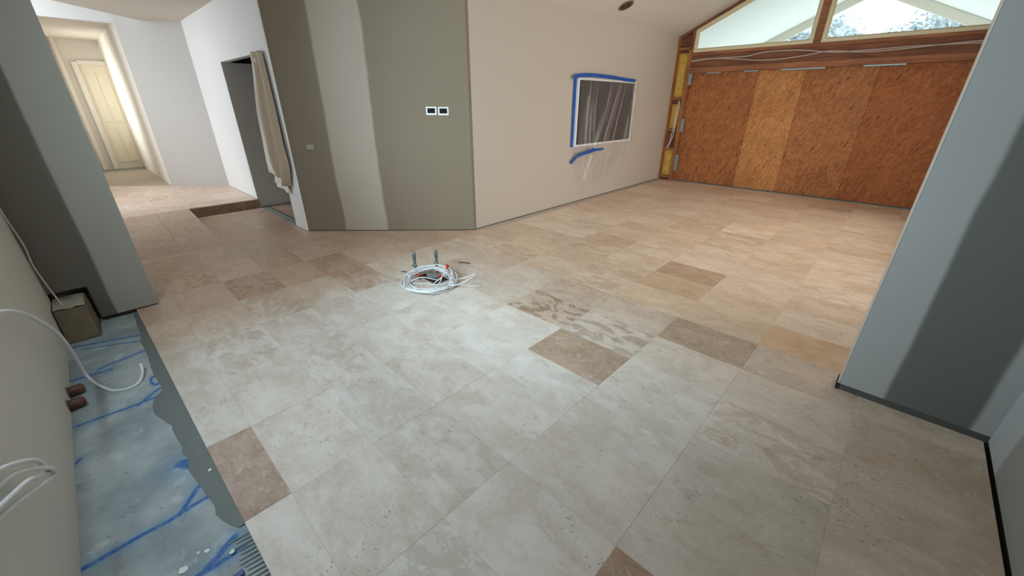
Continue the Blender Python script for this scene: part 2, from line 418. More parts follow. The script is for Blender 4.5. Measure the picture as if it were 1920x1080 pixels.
FULL, _, _ = tile_mesh([(-TX/2+.0005, -TY/2+.0005), (TX/2-.0005, -TY/2+.0005), (TX/2-.0005, TY/2-.0005), (-TX/2+.0005, TY/2-.0005)])
BASE = [(208,188,168), (212,193,175), (204,182,161), (215,197,180), (207,184,163), (210,190,172)]
SPECIAL = {(-1,4):((176,152,130),1.0), (-2,-1):((172,148,132),0.75), (1,1):((160,128,104),0.9), (-2,5):((200,182,164),0.05), (-1,5):((208,190,174),0.35),
           (0,6):((182,160,138),0.8), (1,7):((196,164,132),0.9), (2,7):((192,158,126),0.9), (-1,9):((182,156,134),0.9), (-1,8):((196,170,144),1.0),
           (-5,3):((196,168,146),0.6), (-4,4):((190,160,136),0.5), (-6,1):((196,170,150),0.6), (-3,1):((206,188,168),0.75), (-1,1):((203,186,168),0.8),
           (-2,1):((204,192,176),1.0), (-3,4):((219,208,192),1.0), (-2,3):((217,207,193),1.0), (-1,3):((221,213,201),1.0), (-2,4):((219,209,194),1.0), (0,4):((214,202,186),1.0),
           (-4,3):((215,205,190),1.0), (1,3):((200,186,166),0.85), (0,3):((209,198,182),0.9), (1,2):((198,180,158),1.0), (0,0):((206,194,178),0.7)}
LOW_TINT = {(-1,4), (-2,-1), (1,1), (-2,5), (0,6)}
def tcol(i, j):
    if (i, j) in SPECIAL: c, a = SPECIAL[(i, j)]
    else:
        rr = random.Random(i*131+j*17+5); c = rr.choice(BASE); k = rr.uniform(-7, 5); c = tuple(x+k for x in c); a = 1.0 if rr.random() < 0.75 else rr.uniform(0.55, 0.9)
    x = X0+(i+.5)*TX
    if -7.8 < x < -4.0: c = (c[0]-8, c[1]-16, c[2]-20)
    if x < -7.8: c = (c[0]+24, c[1]+22, c[2]+26)  # hall tiles paler: missing light put into their colour
    if Y0+j*TY > 3.0: c = (c[0]+15, c[1]+11, c[2]+6)  # living-room tiles paler and warmer: part of the light painted into the colour
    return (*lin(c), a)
def put_tile(poly, i, j, parent, z=0.0, full=False):
    if full: me = FULL; cx = X0+(i+.5)*TX; cy = Y0+(j+.5)*TY
    else: me, cx, cy = tile_mesh(poly)
    rr = random.Random(i*77+j*991)
    o = bpy.data.objects.new('floor_tile', me); o.location = (cx, cy, z+rr.uniform(-.0006, .0004)); o.color = tcol(i, j); o.pass_index = 1 if (i, j) in LOW_TINT else 0
    return link(o, parent)
TWO_NOTCH = None
for j in range(-2, 23):
    for i in range(-12, 4):
        x0, y0 = X0+i*TX, Y0+j*TY; x1, y1 = x0+TX, y0+TY
        poly = [(x0+.0005, y0+.0005), (x1-.0005, y0+.0005), (x1-.0005, y1-.0005), (x0+.0005, y1-.0005)]
        n0 = list(poly)
        xr = XR-.013 if y0 < 2.9 else 0.36
        poly = clip(poly, 1, 0, xr) if len(poly) else poly
        if poly: poly = clip(poly, 0, 1, YF-.03)
        if poly: poly = clip(poly, -0.0228, 1, 1e9)
        if poly: poly = clip(poly, 0.0228, -1, -(0.024+1.28*0.0228))     # free edge beside the bare slab
        if poly and y0 > 3.47: poly = clip(poly, -1, 0, 4.112)
        if poly and -5.85 < x0 < -4.2: poly = clip(poly, -1, 1, 7.665)
        if poly and x1 < -5.6: poly = clip(poly, 0, 1, 1.925)
        if poly: poly = clip(poly, -1, 0, 7.785)
        if poly and y0 < 0.94 and x0 < -5.96:                              # leave the ramp's footprint
            if x1 > -5.95 and y1 > 0.96:
                put_tile(clip(clip(poly, 0, -1, -0.949), 1, 0, -5.956), i, j, floor)
            poly = clip(poly, 0, -1, -0.949) if x1 <= -5.95 else clip(poly, -1, 0, 5.955)
        if len(poly) < 3: continue
        ar = abs(sum(poly[k][0]*poly[(k+1)%len(poly)][1]-poly[(k+1)%len(poly)][0]*poly[k][1] for k in range(len(poly))))/2
        if ar < 0.004: continue
        if (i, j) == (1, 3):                                               # one tile has a chipped, rounded corner
            cxr, cyr, rr_ = x1-.0005-.075, y1-.0005-.075, .075
            poly = poly[:2]+[(cxr+rr_*math.cos(a*math.pi/12), cyr+rr_*math.sin(a*math.pi/12)) for a in range(7)]+poly[3:]
        put_tile(poly, i, j, floor, 0.0, full=(poly == n0))
# hall and corridor tiles on the raised floor
hg = MB(); hg.box(-13.55, XS+.012, -2.6, 1.9, HALL-.021, HALL-.0035); hg.build('grout_bed', M['grout'], floor_hall)
for i in range(-21, -11):
    for j in range(-1, 5):
        x0, y0 = X0+i*TX, Y0+j*TY; x1, y1 = x0+TX, y0+TY
        poly = [(x0+.0005, y0+.0005), (x1-.0005, y0+.0005), (x1-.0005, y1-.0005), (x0+.0005, y1-.0005)]
        poly = clip(poly, 1, 0, XS+.02)
        if poly: poly = clip(poly, 0, 1, 1.895)
        if poly and x1 < -10.3: poly = clip(poly, 0, 1, 1.125)
        if poly: poly = clip(poly, -1, 0, 13.45)
        if poly and x0 < -9.5: poly = clip(poly, -1, 1, 11.43)
        if len(poly) >= 3: put_tile(poly, i, j, floor_hall, HALL)
# riser of the step
rs = MB(); rs.box(XS-.01, XS+.012, 0.949, 1.915, 0.0, HALL-.019); rs.build('riser_tile', M['tile'], floor_hall).color = (*lin((176,146,124)), 0.7)
# ramp
L = math.hypot(XS+5.95, HALL); ang = math.atan2(HALL, -(XS+5.95))
ramp = MB().add([(XS,-2.6,-.03),(-5.95,-2.6,-.03),(-5.95,-2.6,-.012),(XS,-2.6,HALL-.012),(XS,.942,-.03),(-5.95,.942,-.03),(-5.95,.942,-.012),(XS,.942,HALL-.012)],
                [(0,1,2,3),(7,6,5,4),(3,2,6,7),(0,3,7,4),(1,5,6,2),(0,4,5,1)]).build('floor_ramp', M['grout'])
struct(ramp)
for a in range(3):
    for b in range(-1, 3):
        w = (L-.004)/3; ya = [-.24, .135, .54, .947]; 
        if b < 0: continue
        me, cx, cy = tile_mesh([(-w/2+.001, ya[b]+.001), (w/2-.001, ya[b]+.001), (w/2-.001, ya[b+1]-.001), (-w/2+.001, ya[b+1]-.001)], th=.012)
        o = bpy.data.objects.new('floor_tile', me); s = (a+.5)*w
        o.location = (XS+s*math.cos(ang), cy, HALL-s*math.sin(ang)); o.rotation_euler = (0, ang, 0); o.color = (*lin([(196,168,146),(202,176,154),(198,172,150)][(a+b)%3]), 0.8)
        link(o, ramp)
# mortar strip and dark joint across the doorway, tiled floor behind
tm = MB(); tm.box(-7.78, -6.15, 1.93, 2.02, -.02, -.001); tm.build('mortar_strip', M['concrete'], floor)
tm = MB(); tm.box(-7.78, -6.12, 2.022, 2.032, -.02, .006); tm.build('expansion_joint', M['dark'], floor)
for k in range(3):
    me, cx, cy = tile_mesh([(-7.78+k*.6, 2.036), (-7.182+k*.6, 2.036), (-7.182+k*.6, 2.6), (-7.78+k*.6, 2.6)])
    o = bpy.data.objects.new('floor_tile', me); o.location = (cx, cy, 0); o.color = (*lin((198,168,146)), 1); link(o, floor)
# bare slab strip in front of the corridor door
sb = MB(); sb.prism([(-14.02,.2),(-13.46,.2),(-13.44,.5),(-13.62,.7),(-13.5,.95),(-13.46,1.12),(-14.02,1.12)], HALL-.021, HALL-.004); sb.build('bare_strip', M['concrete'], floor_hall)
# tile adhesive left along the free tile edge
ad = []
for k in range(60):
    x = -4.40+k*(4.40-1.60)/59
    w = 0.035+0.06*max(0, math.sin((x+4.4)*0.9+0.1))+0.022*mnoise.noise((x*4.1, 0, 0))+0.012*mnoise.noise((x*13, 3, 0))
    if x < -2.95: w *= 0.75
    if -2.95 < x < -2.55: w += 0.035*math.sin((x+2.95)/0.4*math.pi)
    if x > -1.72: w *= max(.1, (-1.58-x)/.14)**.5 if x < -1.58 else .1
    ad.append((x, edge_y(x)-max(.008, w)))
poly = ad+[(x, edge_y(x)+.004) for x, _ in ad[::-1]]
am = MB(); nA = len(ad)
for k in range(nA-1):
    am.add([(ad[k][0], ad[k][1], -.022), (ad[k+1][0], ad[k+1][1], -.022), (ad[k+1][0], ad[k+1][1]+.006, -.0175), (ad[k][0], ad[k][1]+.006, -.0175),
            (ad[k+1][0], edge_y(ad[k+1][0])+.004, -.0155), (ad[k][0], edge_y(ad[k][0])+.004, -.0155)], [(0,1,2,3),(3,2,4,5)])
am.build('adhesive_bed', M['adhesive'], floor, smooth=True)
rid = MB()
for k in range(17):                                                   # notched-trowel ridges
    x = -1.56+k*0.0215; rr = random.Random(k); ln = 0.07*(0.75+.4*rr.random())
    rid.add([(x, edge_y(x)-ln, -.0218), (x+.011, edge_y(x)-ln+.004, -.0218), (x+.0055+.004, edge_y(x)-ln+.01, -.0165), (x+.012, edge_y(x)+.004, -.0218), (x+.023, edge_y(x)+.004, -.0218), (x+.0175, edge_y(x)+.004, -.012)],
            [(0,1,2),(0,2,5,3),(2,1,4,5)])
o = rid.build('adhesive_ridges', plain('ridge_mortar', (140, 148, 148), 0.8, 0.1, 30), floor)

# ------------------------------------------------------------------ walls
def wall_y(name, mat, x0, x1, y0, y1, z0, z1, hole=None):
    b = MB()
    if hole is None: b.box(x0, x1, y0, y1, z0, z1)
    else:
        a, c, d, e = hole
        b.box(x0, a, y0, y1, z0, z1); b.box(c, x1, y0, y1, z0, z1)
        if d > z0: b.box(a, c, y0, y1, z0, d)
        b.box(a, c, y0, y1, e, z1)
    return struct(b.build(name, mat))
def wall_x(name, mat, x0, x1, y0, y1, z0, z1, hole=None):
    b = MB()
    if hole is None: b.box(x0, x1, y0, y1, z0, z1)
    else:
        a, c, d, e = hole
        b.box(x0, x1, y0, a, z0, z1); b.box(x0, x1, c, y1, z0, z1)
        if d > z0: b.box(x0, x1, a, c, z0, d)
        b.box(x0, x1, a, c, e, z1)
    return struct(b.build(name, mat))
KW = (-3.2, -1.2, 1.25, 2.45)
wl = wall_y('wall_left', M['left'], -4.56, XR+.1, YL-.1, YL, -.03, 4.1, KW)
RW = (4.0, 8.2, 0.35, 2.55)
wr = wall_x('wall_right', M['right'], XR, XR+.1, YL-.1, YF+.1, .012, 3.0, RW)
MB().box(XR+.012, XR+.09, YL-.1, YF+.1, -.03, .013).build('bottom_plate', M['dark'], wr)
MB().box(XR-.016, XR+.02, 0.0, 2.84, -.0225, -.02).build('dark_gap', M['dark'], wr)
# right return wall in front of the living room
wrr = wall_y('wall_right_return', M['stub_r'], 0.100, XR+.02, 2.84, 2.955, .042, 2.96)
MB().box(0.097, 0.104, 2.838, 2.958, .035, 2.95).build('corner_bead', M['cream'], wrr)
MB().box(0.108, XR, 2.843, 2.95, -.003, .043).build('bottom_track', M['track'], wrr)
MB().box(0.092, 0.110, 2.838, 2.958, -.003, .044).build('track_end', M['dark'], wrr)
# left return wall with the cut-out around the block
b = MB(); b.box(-4.56, -4.44, -.262, .104, .012, EAVE+.03); b.box(-4.56, -4.44, YL-.02, -.262, .295, EAVE+.03); b.box(-4.60, -4.56, YL-.02, .10, -.02, .6)
wlr = struct(b.build('wall_left_return', M['stub_l']))
MB().box(-4.55, -4.452, -.25, .095, -.022, .013).build('bottom_plate', M['dark'], wlr)
MB().box(-4.558, -4.448, -.268, -.262, .0, .297).build('cutout_edge', M['dark'], wlr)
# cream wall of the living room and the angled board wall
wc = wall_x('wall_living_left', M['cream'], XW-.10, XW, 3.553, 9.335, .012, 2.99)
MB().box(XW-.09, XW-.010, 3.56, 9.33, -.01, .013).build('bottom_plate', M['dark'], wc)
P0, P1 = (-5.764, 1.918), (-4.112, 3.545)
dx, dy = P1[0]-P0[0], P1[1]-P0[1]; dl = math.hypot(dx, dy); nx, ny = -dy/dl, dx/dl
b = MB(); b.prism([P0, P1, (P1[0]-.02, P1[1]+.13), (P0[0]+nx*.1, P0[1]+ny*.1)], .010, EAVE+.03)
wd = struct(b.build('wall_diagonal', M['diag']))
q = .010
b = MB(); b.prism([(P0[0]+nx*q, P0[1]+ny*q), (P1[0]+nx*q, P1[1]+ny*q), (P1[0]+nx*.09, P1[1]+ny*.09), (P0[0]+nx*.09, P0[1]+ny*.09)], -.01, .012); b.build('bottom_plate', M['dark'], wd)
# hall wall with the doorway
YH = 1.905
b = MB(); b.box(-9.60, -7.80, YH, YH+.10, HALL, 2.91); b.box(-7.80, -6.15, YH, YH+.10, 2.175, 2.91); b.box(-6.15, -5.758, YH, YH+.10, .008, 2.91)
wh = struct(b.build('wall_hall', M['white']))
wdr = wall_x('wall_doorway_side', M['reveal'], -7.93, -7.795, YH+.004, 2.43, .006, 2.174)
# angled wall between hall and corridor, corridor walls
b = MB(); b.prism([(-9.52, YH), (-10.345, 1.12), (-10.40, 1.20), (-9.56, 2.02)], HALL-.1, 3.65); struct(b.build('wall_hall_angled', plain('hall_paint', (194, 189, 185), 0.65, 0.02, 1.5)))
wall_y('wall_corridor_right', M['corr'], -14.15, -10.345, 1.12, 1.2, HALL-.1, 3.0)
wall_y('wall_corridor_left', M['corr'], -14.15, -10.345, -.22, -.12, HALL-.1, 3.0, (-13.5, -12.3, 1.0, 2.5))  # hole made for the added corridor window
wall_x('wall_corridor_end', M['corr'], -14.15, -14.05, -.2, 1.2, HALL-.1, 3.0)
# entry space: bulkhead over the corridor opening, outer walls
b = MB(); b.box(-10.44, -10.345, -.12, 1.12, 2.845, 3.65); b.box(-10.44, -10.345, -2.7, -.12, HALL-.1, 3.65)
struct(b.build('wall_entry_bulkhead', M['white']))
FW = (-9.75, -7.75, .55, 3.35)
wall_y('wall_entry', M['white'], -10.44, -4.46, -1.9, -1.8, -.1, 3.65, FW)
wall_x('wall_entry_side', M['white'], -4.56, -4.46, -2.7, YL, -.1, 2.95)
# dark store room behind the doorway
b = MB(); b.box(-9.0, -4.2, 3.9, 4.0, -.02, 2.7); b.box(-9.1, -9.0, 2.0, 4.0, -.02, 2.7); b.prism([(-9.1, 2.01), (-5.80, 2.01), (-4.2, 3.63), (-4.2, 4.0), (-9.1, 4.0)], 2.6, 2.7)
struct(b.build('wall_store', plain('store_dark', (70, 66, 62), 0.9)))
MB().prism([(-9.0, 2.44), (-5.35, 2.44), (-4.2, 3.62), (-4.2, 3.95), (-9.0, 3.95)], -.02, -.003).build('store_floor', M['concrete'], floor)

# ------------------------------------------------------------------ ceilings
b = MB()
for s in (1, -1):
    xe = XW-.11 if s == 1 else XR+.11
    ze = EAVE-SLOPE*.11
    b.prism_xz([(xe, ze), (RIDGE_X, RIDGE+.0), (RIDGE_X, RIDGE+.12), (xe, ze+.12)] if s == 1 else [(RIDGE_X, RIDGE), (xe, ze), (xe, ze+.12), (RIDGE_X, RIDGE+.12)], YL-.12, YF+.10)
ceiling = struct(b.build('ceiling', M['ceil']))
b = MB(); b.prism([(XW, -.6), (XW, 3.56), (-4.3, 3.6), (-5.8, 2.1), (-10.435, 1.905), (-5.93, -2.6), (-4.46, -2.6), (-4.46, -.6)], EAVE+.005, EAVE+.10)
struct(b.build('ceiling_hall', M['ceil']))
SK = (-10.15, -9.05, -.9, .42)                                          # unseen skylight well, added to brighten the bulkhead and hall floor
b = MB(); b.box(-10.5, SK[0], -2.75, 2.1, 3.5, 3.6); b.box(SK[1], -4.4, -2.75, 2.1, 3.5, 3.6); b.box(SK[0], SK[1], -2.75, SK[2], 3.5, 3.6); b.box(SK[0], SK[1], SK[3], 2.1, 3.5, 3.6)
b.prism([(-10.435, 1.905), (-5.93, -2.6), (-5.86, -2.53), (-10.365, 1.975)], EAVE+.08, 3.5)
struct(b.build('ceiling_entry', M['white']))
b = MB(); b.box(-14.2, -10.4, -.25, 1.25, 2.90, 2.98); struct(b.build('ceiling_corridor', M['corr']))

# ------------------------------------------------------------------ far framed wall
fw = MB()
fw.box(XW-.1, XW+.022, YF-.055, YF+.06, 0, 2.97)                     # end stud against the cream wall
far = struct(fw.build('wall_far', M['stud']))
MB().box(-3.868, -3.80, YF-.05, YF+.06, 0, 2.62).build('stud', M['stud'], far, bevel=.003)
MB().box(-3.853, -3.795, YF-.045, YF+.06, 2.62, 3.02).build('stud', M['beam'], far, bevel=.003)
MB().box(XR-.08, XR+.02, YF-.05, YF+.06, 0, 2.9).build('stud', M['stud'], far, bevel=.003)
for z in (1.69, .66, 1.06, 2.62, .04):
    MB().box(XW+.022, -3.868, YF-.04, YF+.05, z, z+.045).build('nogging', M['beam2'], far, bevel=.003)
MB().box(XW+.0, -3.80, YF+.05, YF+.06, 0, 3.05).build('cavity_lining', M['beam'], far)
for (z0, z1, dep) in ((.09, .655, -.02), (1.11, 1.60, 0.0), (1.74, 2.56, -.02), ):
    m = MB(); nx_, nz_ = 6, 12; vs = []
    for a in range(nx_+1):
        for c in range(nz_+1):
            x = XW+.026+(.222)*a/nx_; z = z0+(z1-z0)*c/nz_
            ed = min(a, nx_-a, c, nz_-c)
            y = YF+dep+(.0 if ed else .035)+.016*mnoise.noise((x*20, z*9, 1.3))-.012
            if z1 == 1.60: z = z - .10*max(0, (a/nx_-.55))*(c/nz_)
            vs.append((x, y, z))
    fs = [(a*(nz_+1)+c, (a+1)*(nz_+1)+c, (a+1)*(nz_+1)+c+1, a*(nz_+1)+c+1) for a in range(nx_) for c in range(nz_)]
    m.add(vs, fs).build('insulation_batt', M['batt'], far, smooth=True)
# header, rails, mullion post
MB().box(-3.80, XR+.02, YF-.035, YF+.05, 2.225, 2.52).build('header_beam', M['beam'], far, bevel=.004)
MB().box(-3.86, XR+.02, YF-.065, YF+.03, 2.185, 2.285).build('header_rail', M['beam2'], far, bevel=.004)
MB().box(-3.80, XR+.02, YF-.06, YF+.06, 2.505, 2.555).build('sill_rail', M['beam2'], far, bevel=.003)
MB().box(-1.745, -1.640, YF-.06, YF+.06, 2.556, RIDGE-.02).build('mullion_post', M['beam2'], far, bevel=.004)
def rake(x): return EAVE+SLOPE*(min(x, 2*RIDGE_X-x)+4.12)
b = MB(); b.prism_xz([(XW, EAVE-.06), (RIDGE_X, RIDGE-.06), (RIDGE_X, RIDGE-.005), (XW, EAVE-.005)], YF-.03, YF+.06); b.build('rake_plate', M['beam'], far)
b = MB(); b.prism_xz([(RIDGE_X, RIDGE-.06), (XR, EAVE-.06), (XR, EAVE-.005), (RIDGE_X, RIDGE-.005)], YF-.03, YF+.06); b.build('rake_plate', M['beam'], far)
# strand-board panels closing the opening
for k, (xa, xb, mt, dy_) in enumerate(((-3.80, -2.515, 'osb1', .004), (-2.511, -1.745, 'osb2', .0), (-1.741, -.735, 'osb3', .003), (-.731, XR+.02, 'osb4', .006))):
    MB().box(xa, xb, YF+.062+dy_, YF+.08+dy_, .0, 2.30).build('strand_board', M[mt], far)
MB().box(-3.80, XR+.02, YF-.01, YF+.06, -.02, .012).build('sill_channel', plain('sill_grey', (104, 112, 112), 0.6), far)
MB().box(XW-.1, XR+.05, YF+.088, YF+.10, -.05, 2.54).build('leak_blocker', M['dark'], far)  # sheet added behind the boards to stop daylight leaking through the gaps
# metal brackets under the header and on the stud
for xa, xb in ((-3.44, -3.16), (-2.75, -2.49), (-2.13, -1.46), (-.95, -.42)):
    b = MB(); b.box(xa, xb, YF-.062, YF+.045, 2.163, 2.184); b.build('metal_bracket', M['steel'], far, bevel=.002)
for za, zb in ((1.97, 2.18), (1.05, 1.31), (.22, .56)):
    b = MB(); b.box(-3.799, -3.735, YF-.03, YF-.022, za, zb); b.box(-3.7995, -3.793, YF-.05, YF+.05, za, zb); b.build('metal_bracket', M['steel'], far, bevel=.0015)
# nails in the header
for x, z in ((-3.38, 2.27), (-3.12, 2.31), (-1.5, 2.27), (-.3, 2.36)):
    MB().tube([(x, YF-.035, z), (x+.004, YF-.085, z-.012)], .004, 6).build('nail', M['steel'], far)

# gable windows
def gable_window(name, xa, xb):
    z0 = 2.557; t = .055
    xs = (xa, xb)
    top = lambda x: rake(x)-.068
    out = [(xa, z0), (xb, z0), (xb, top(xb)), (xa, top(xa))]
    ins = lambda x: rake(x)-.068-t*1.1
    inn = [(xa+t, z0+t), (xb-t, z0+t), (xb-t, ins(xb-t)), (xa+t, ins(xa+t))]
    b = MB(); y0, y1 = YF-.045, YF+.03; n = 4
    v = [(x, y0, z) for x, z in out]+[(x, y0, z) for x, z in inn]+[(x, y1, z) for x, z in out]+[(x, y1, z) for x, z in inn]
    f = []
    for i in range(4):
        j = (i+1) % 4
        f += [(i, j, 4+j, 4+i), (8+j, 8+i, 12+i, 12+j), (i, 8+i, 8+j, j), (4+i, 4+j, 12+j, 12+i)]
    b.add(v, f); w = b.build(name, M['frame'], bevel=.004); struct(w)
    g = .018; pn = [(xa+t-g, z0+t-g), (xb-t+g, z0+t-g), (xb-t+g, ins(xb-t+g)+g), (xa+t-g, ins(xa+t-g)+g)]
    MB().prism_xz(pn, YF-.006, YF+.0).build('glass_pane', M['glass'], w)
    bd = .016; b = MB()                                               # glazing bead
    v = [(x, YF-.03, z) for x, z in inn]; m_ = [( (inn[0][0]+bd), inn[0][1]+bd), (inn[1][0]-bd, inn[1][1]+bd), (inn[2][0]-bd, ins(inn[2][0]-bd)-bd*1.1), (inn[3][0]+bd, ins(inn[3][0]+bd)-bd*1.1)]
    v += [(x, YF-.012, z) for x, z in m_]
    b.add(v, [(i, (i+1) % 4, 4+(i+1) % 4, 4+i) for i in range(4)]); b.build('glazing_bead', M['frame'], w)
gable_window('window_1', -3.793, -1.747)
gable_window('window_2', -1.638, XR-.085)
# windows out of frame that let the daylight in; skylight and corridor window are added
def plain_window_y(name, x0, x1, z0, z1, y, n):
    b = MB(); t = .05
    b.box(x0, x1, y-.03, y+.03, z0, z0+t); b.box(x0, x1, y-.03, y+.03, z1-t, z1)
    for k in range(n+1):
        x = x0+(x1-x0-t)*k/n; b.box(x, x+t, y-.03, y+.03, z0+t, z1-t)
    w = struct(b.build(name, M['frame']))
    for k in range(n):
        xa = x0+(x1-x0-t)*k/n+t; xb = x0+(x1-x0-t)*(k+1)/n
        MB().box(xa, xb, y-.003, y+.003, z0+t, z1-t).build('glass_pane', M['glass'], w)
plain_window_y('window_3', KW[0], KW[1], KW[2], KW[3], YL-.05, 2)
plain_window_y('window_4', FW[0], FW[1], FW[2], FW[3], -1.85, 2)
b = MB(); b.box(-10.15, -9.05, -.9, -.85, 3.6, 3.66); b.box(-10.15, -9.05, .37, .42, 3.6, 3.66); b.box(-10.15, -10.10, -.85, .37, 3.6, 3.66); b.box(-9.10, -9.05, -.85, .37, 3.6, 3.66)
w7 = struct(b.build('added_skylight', M['frame'])); MB().box(-10.10, -9.10, -.85, .37, 3.63, 3.636).build('glass_pane', M['glass'], w7)  # frame and pane of the added, unseen skylight
plain_window_y('added_corridor_window', -13.5, -12.3, 1.0, 2.5, -.17, 2)  # unseen window added for the corridor fill light
b = MB(); t = .05
b.box(XR+.02, XR+.08, RW[0], RW[1], RW[2], RW[2]+t); b.box(XR+.02, XR+.08, RW[0], RW[1], RW[3]-t, RW[3])
for k in range(4):
    y = RW[0]+(RW[1]-RW[0]-t)*k/3; b.box(XR+.02, XR+.08, y, y+t, RW[2]+t, RW[3]-t)
w5 = struct(b.build('window_5', M['frame']))
for k in range(3):
    ya = RW[0]+(RW[1]-RW[0]-t)*k/3+t; yb = RW[0]+(RW[1]-RW[0]-t)*(k+1)/3
    MB().box(XR+.047, XR+.053, ya, yb, RW[2]+t, RW[3]-t).build('glass_pane', M['glass'], w5)

# ------------------------------------------------------------------ corridor door
d1 = struct(MB().box(-14.048, -14.01, .64, 1.118, HALL, 2.40).build('door_1', M['door']))
def door_panel(y0, y1, z0, z1):
    b = MB(); b.box(-14.012, -13.998, y0, y1, z0, z1)
    b.build('door_panel', M['door'], d1, bevel=.006)
door_panel(.70, .87, 1.22, 2.25); door_panel(.91, 1.08, 1.22, 2.25)
door_panel(.70, .87, .30, 1.08); door_panel(.91, 1.08, .30, 1.08)
b = MB(); b.box(-14.048, -13.97, .55, .64, HALL, 2.46); b.box(-14.048, -13.97, .64, 1.118, 2.40, 2.49); b.build('door_casing', M['corr'], d1, bevel=.008)
MB().box(-14.048, -13.985, .36, .43, HALL, 2.9).build('door_stop', M['corr'], d1, bevel=.006)

# ------------------------------------------------------------------ outside
gr = struct(MB().box(-40, 40, 9.6, 70, -.6, -.3).build('ground_patio', M['lawn']))
pr = empty('patio_roof', (-1.5, 11, 0), 'pale gabled patio roof seen through the gable windows', 'roof')
def local(o, e): o.location = -Vector(e.location); return o
PX, PZ, PS, PE = -1.6, 4.14, .47, 14.0
for s in (-1, 1):
    e = PX+s*4.2
    pl = [(e, PZ-PS*4.2), (PX, PZ), (PX, PZ+.06), (e, PZ-PS*4.2+.06)]
    local(MB().prism_xz(pl, YF+.15, PE+.3).build('soffit_panel', M['patio'], pr), pr)
    pl = [(e, PZ-PS*4.2-.22), (PX, PZ-.20), (PX, PZ-.005), (e, PZ-PS*4.2-.005)]
    local(MB().prism_xz(pl, PE, PE+.1).build('end_rafter', M['patio_beam'], pr), pr)
    local(MB().box(PX+s*3.2-.05, PX+s*3.2+.05, YF+.16, PE+.0, PZ-PS*3.2-.22, PZ-PS*3.2-.03).build('eave_beam', M['patio'], pr), pr)
    local(MB().box(PX+s*3.2-.06, PX+s*3.2+.06, PE-.12, PE-.005, -.3, PZ-PS*3.2-.1).build('post', M['patio_beam'], pr), pr)
def tree(loc, h, r, seed, label):
    rr = random.Random(seed); e = empty('gum_tree', loc, label, 'tree', 'trees beyond the patio')
    MB().tube(spline([(0,0,0),(.12,.05,h*.35),(-.08,.1,h*.6),(.05,0,h*.85)], 5), .1, 8, [.16-.006*k for k in range(16)]).build('trunk', M['bark'], e, smooth=True)
    m = MB()
    cl = [(rr.gauss(0, r*.45), rr.gauss(0, r*.45), h*.62+rr.random()*h*.36) for _ in range(34)]
    for c in cl:
        for k in range(90):
            p = Vector(c)+Vector((rr.gauss(0,.28), rr.gauss(0,.28), rr.gauss(0,.22)))
            a = Vector((rr.uniform(-1,1), rr.uniform(-1,1), rr.uniform(-1.2,.3))).normalized()*rr.uniform(.16,.32)
            w = a.orthogonal().normalized()*.07
            m.add([p, p+a*.5+w, p+a, p+a*.5-w], [(0,1,2,3)])
    m.build('foliage', M['leaf'], e)
tree((-4.9, 24, -.3), 5.35, 1.5, 1, 'leafy tree showing through the low corner of the left gable pane')
tree((-4.2, 28, -.3), 5.3, .8, 2, 'small tree just right of the timber window post')
tree((-1.5, 31, -.3), 5.5, 1.4, 3, 'low treetop along the middle of the right gable pane')
tree((.0, 26, -.3), 5.5, 1.3, 4, 'taller leafy tree at the right end of the right gable pane')

# ------------------------------------------------------------------ cables on the header
def cable(name, pts, r, mat, label, cat='cable', k=8, group=None):
    p0 = Vector(pts[0]); o = MB().tube([Vector(p)-p0 for p in spline(pts, k)], r, 8).build(name, mat, None, True, loc=p0)
    return tag(o, label, cat, group)
yc = YF-.045
cable('power_cable', [(-3.79,yc,2.41),(-3.5,yc,2.43),(-3.1,yc,2.43),(-2.75,yc-.01,2.43),(-2.45,yc-.015,2.475),(-2.05,yc-.02,2.475),(-1.8,yc-.02,2.455),(-1.4,yc-.02,2.40),(-.9,yc-.02,2.40),(-.4,yc-.02,2.41),(.3,yc-.02,2.40),(.7,yc,2.40)], .009, M['gcable'], 'upper grey cable draped along the dark header beam')
cable('power_cable', [(-3.79,yc-.02,2.395),(-3.4,yc-.02,2.425),(-3.0,yc-.02,2.40),(-2.5,yc-.02,2.345),(-2.1,yc-.022,2.35),(-1.75,yc-.035,2.385),(-1.45,yc-.04,2.42),(-1.0,yc-.04,2.375),(-.5,yc-.04,2.385),(.2,yc-.04,2.42),(.7,yc-.02,2.42)], .008, M['gcable'], 'lower sagging grey cable crossing the header beam')
cc = empty('cavity_cable', (-3.95, YF-.06, 1.6), 'thin white cables hanging in the open stud cavity beside yellow insulation', 'cable')
for dxx in (0, .035):
    pts = [(-3.92+dxx*.5,YF-.05,1.66),(-3.915+dxx,YF-.075,1.5),(-3.93+dxx*.6,YF-.08,1.2),(-3.95+dxx*1.2,YF-.075,1.0),(-3.97+dxx*.4,YF-.08,.83),(-4.01+dxx,YF-.07,.74)]
    local(MB().tube(spline(pts), .006, 6).build('wire', M['cable'], cc, True), cc)
local(MB().lathe([(.004,0),(.017,.006),(.02,.02),(.012,.036),(.003,.04)], 12, (-4.01, YF-.07, .705)).build('cable_end', M['cable'], cc, True), cc)

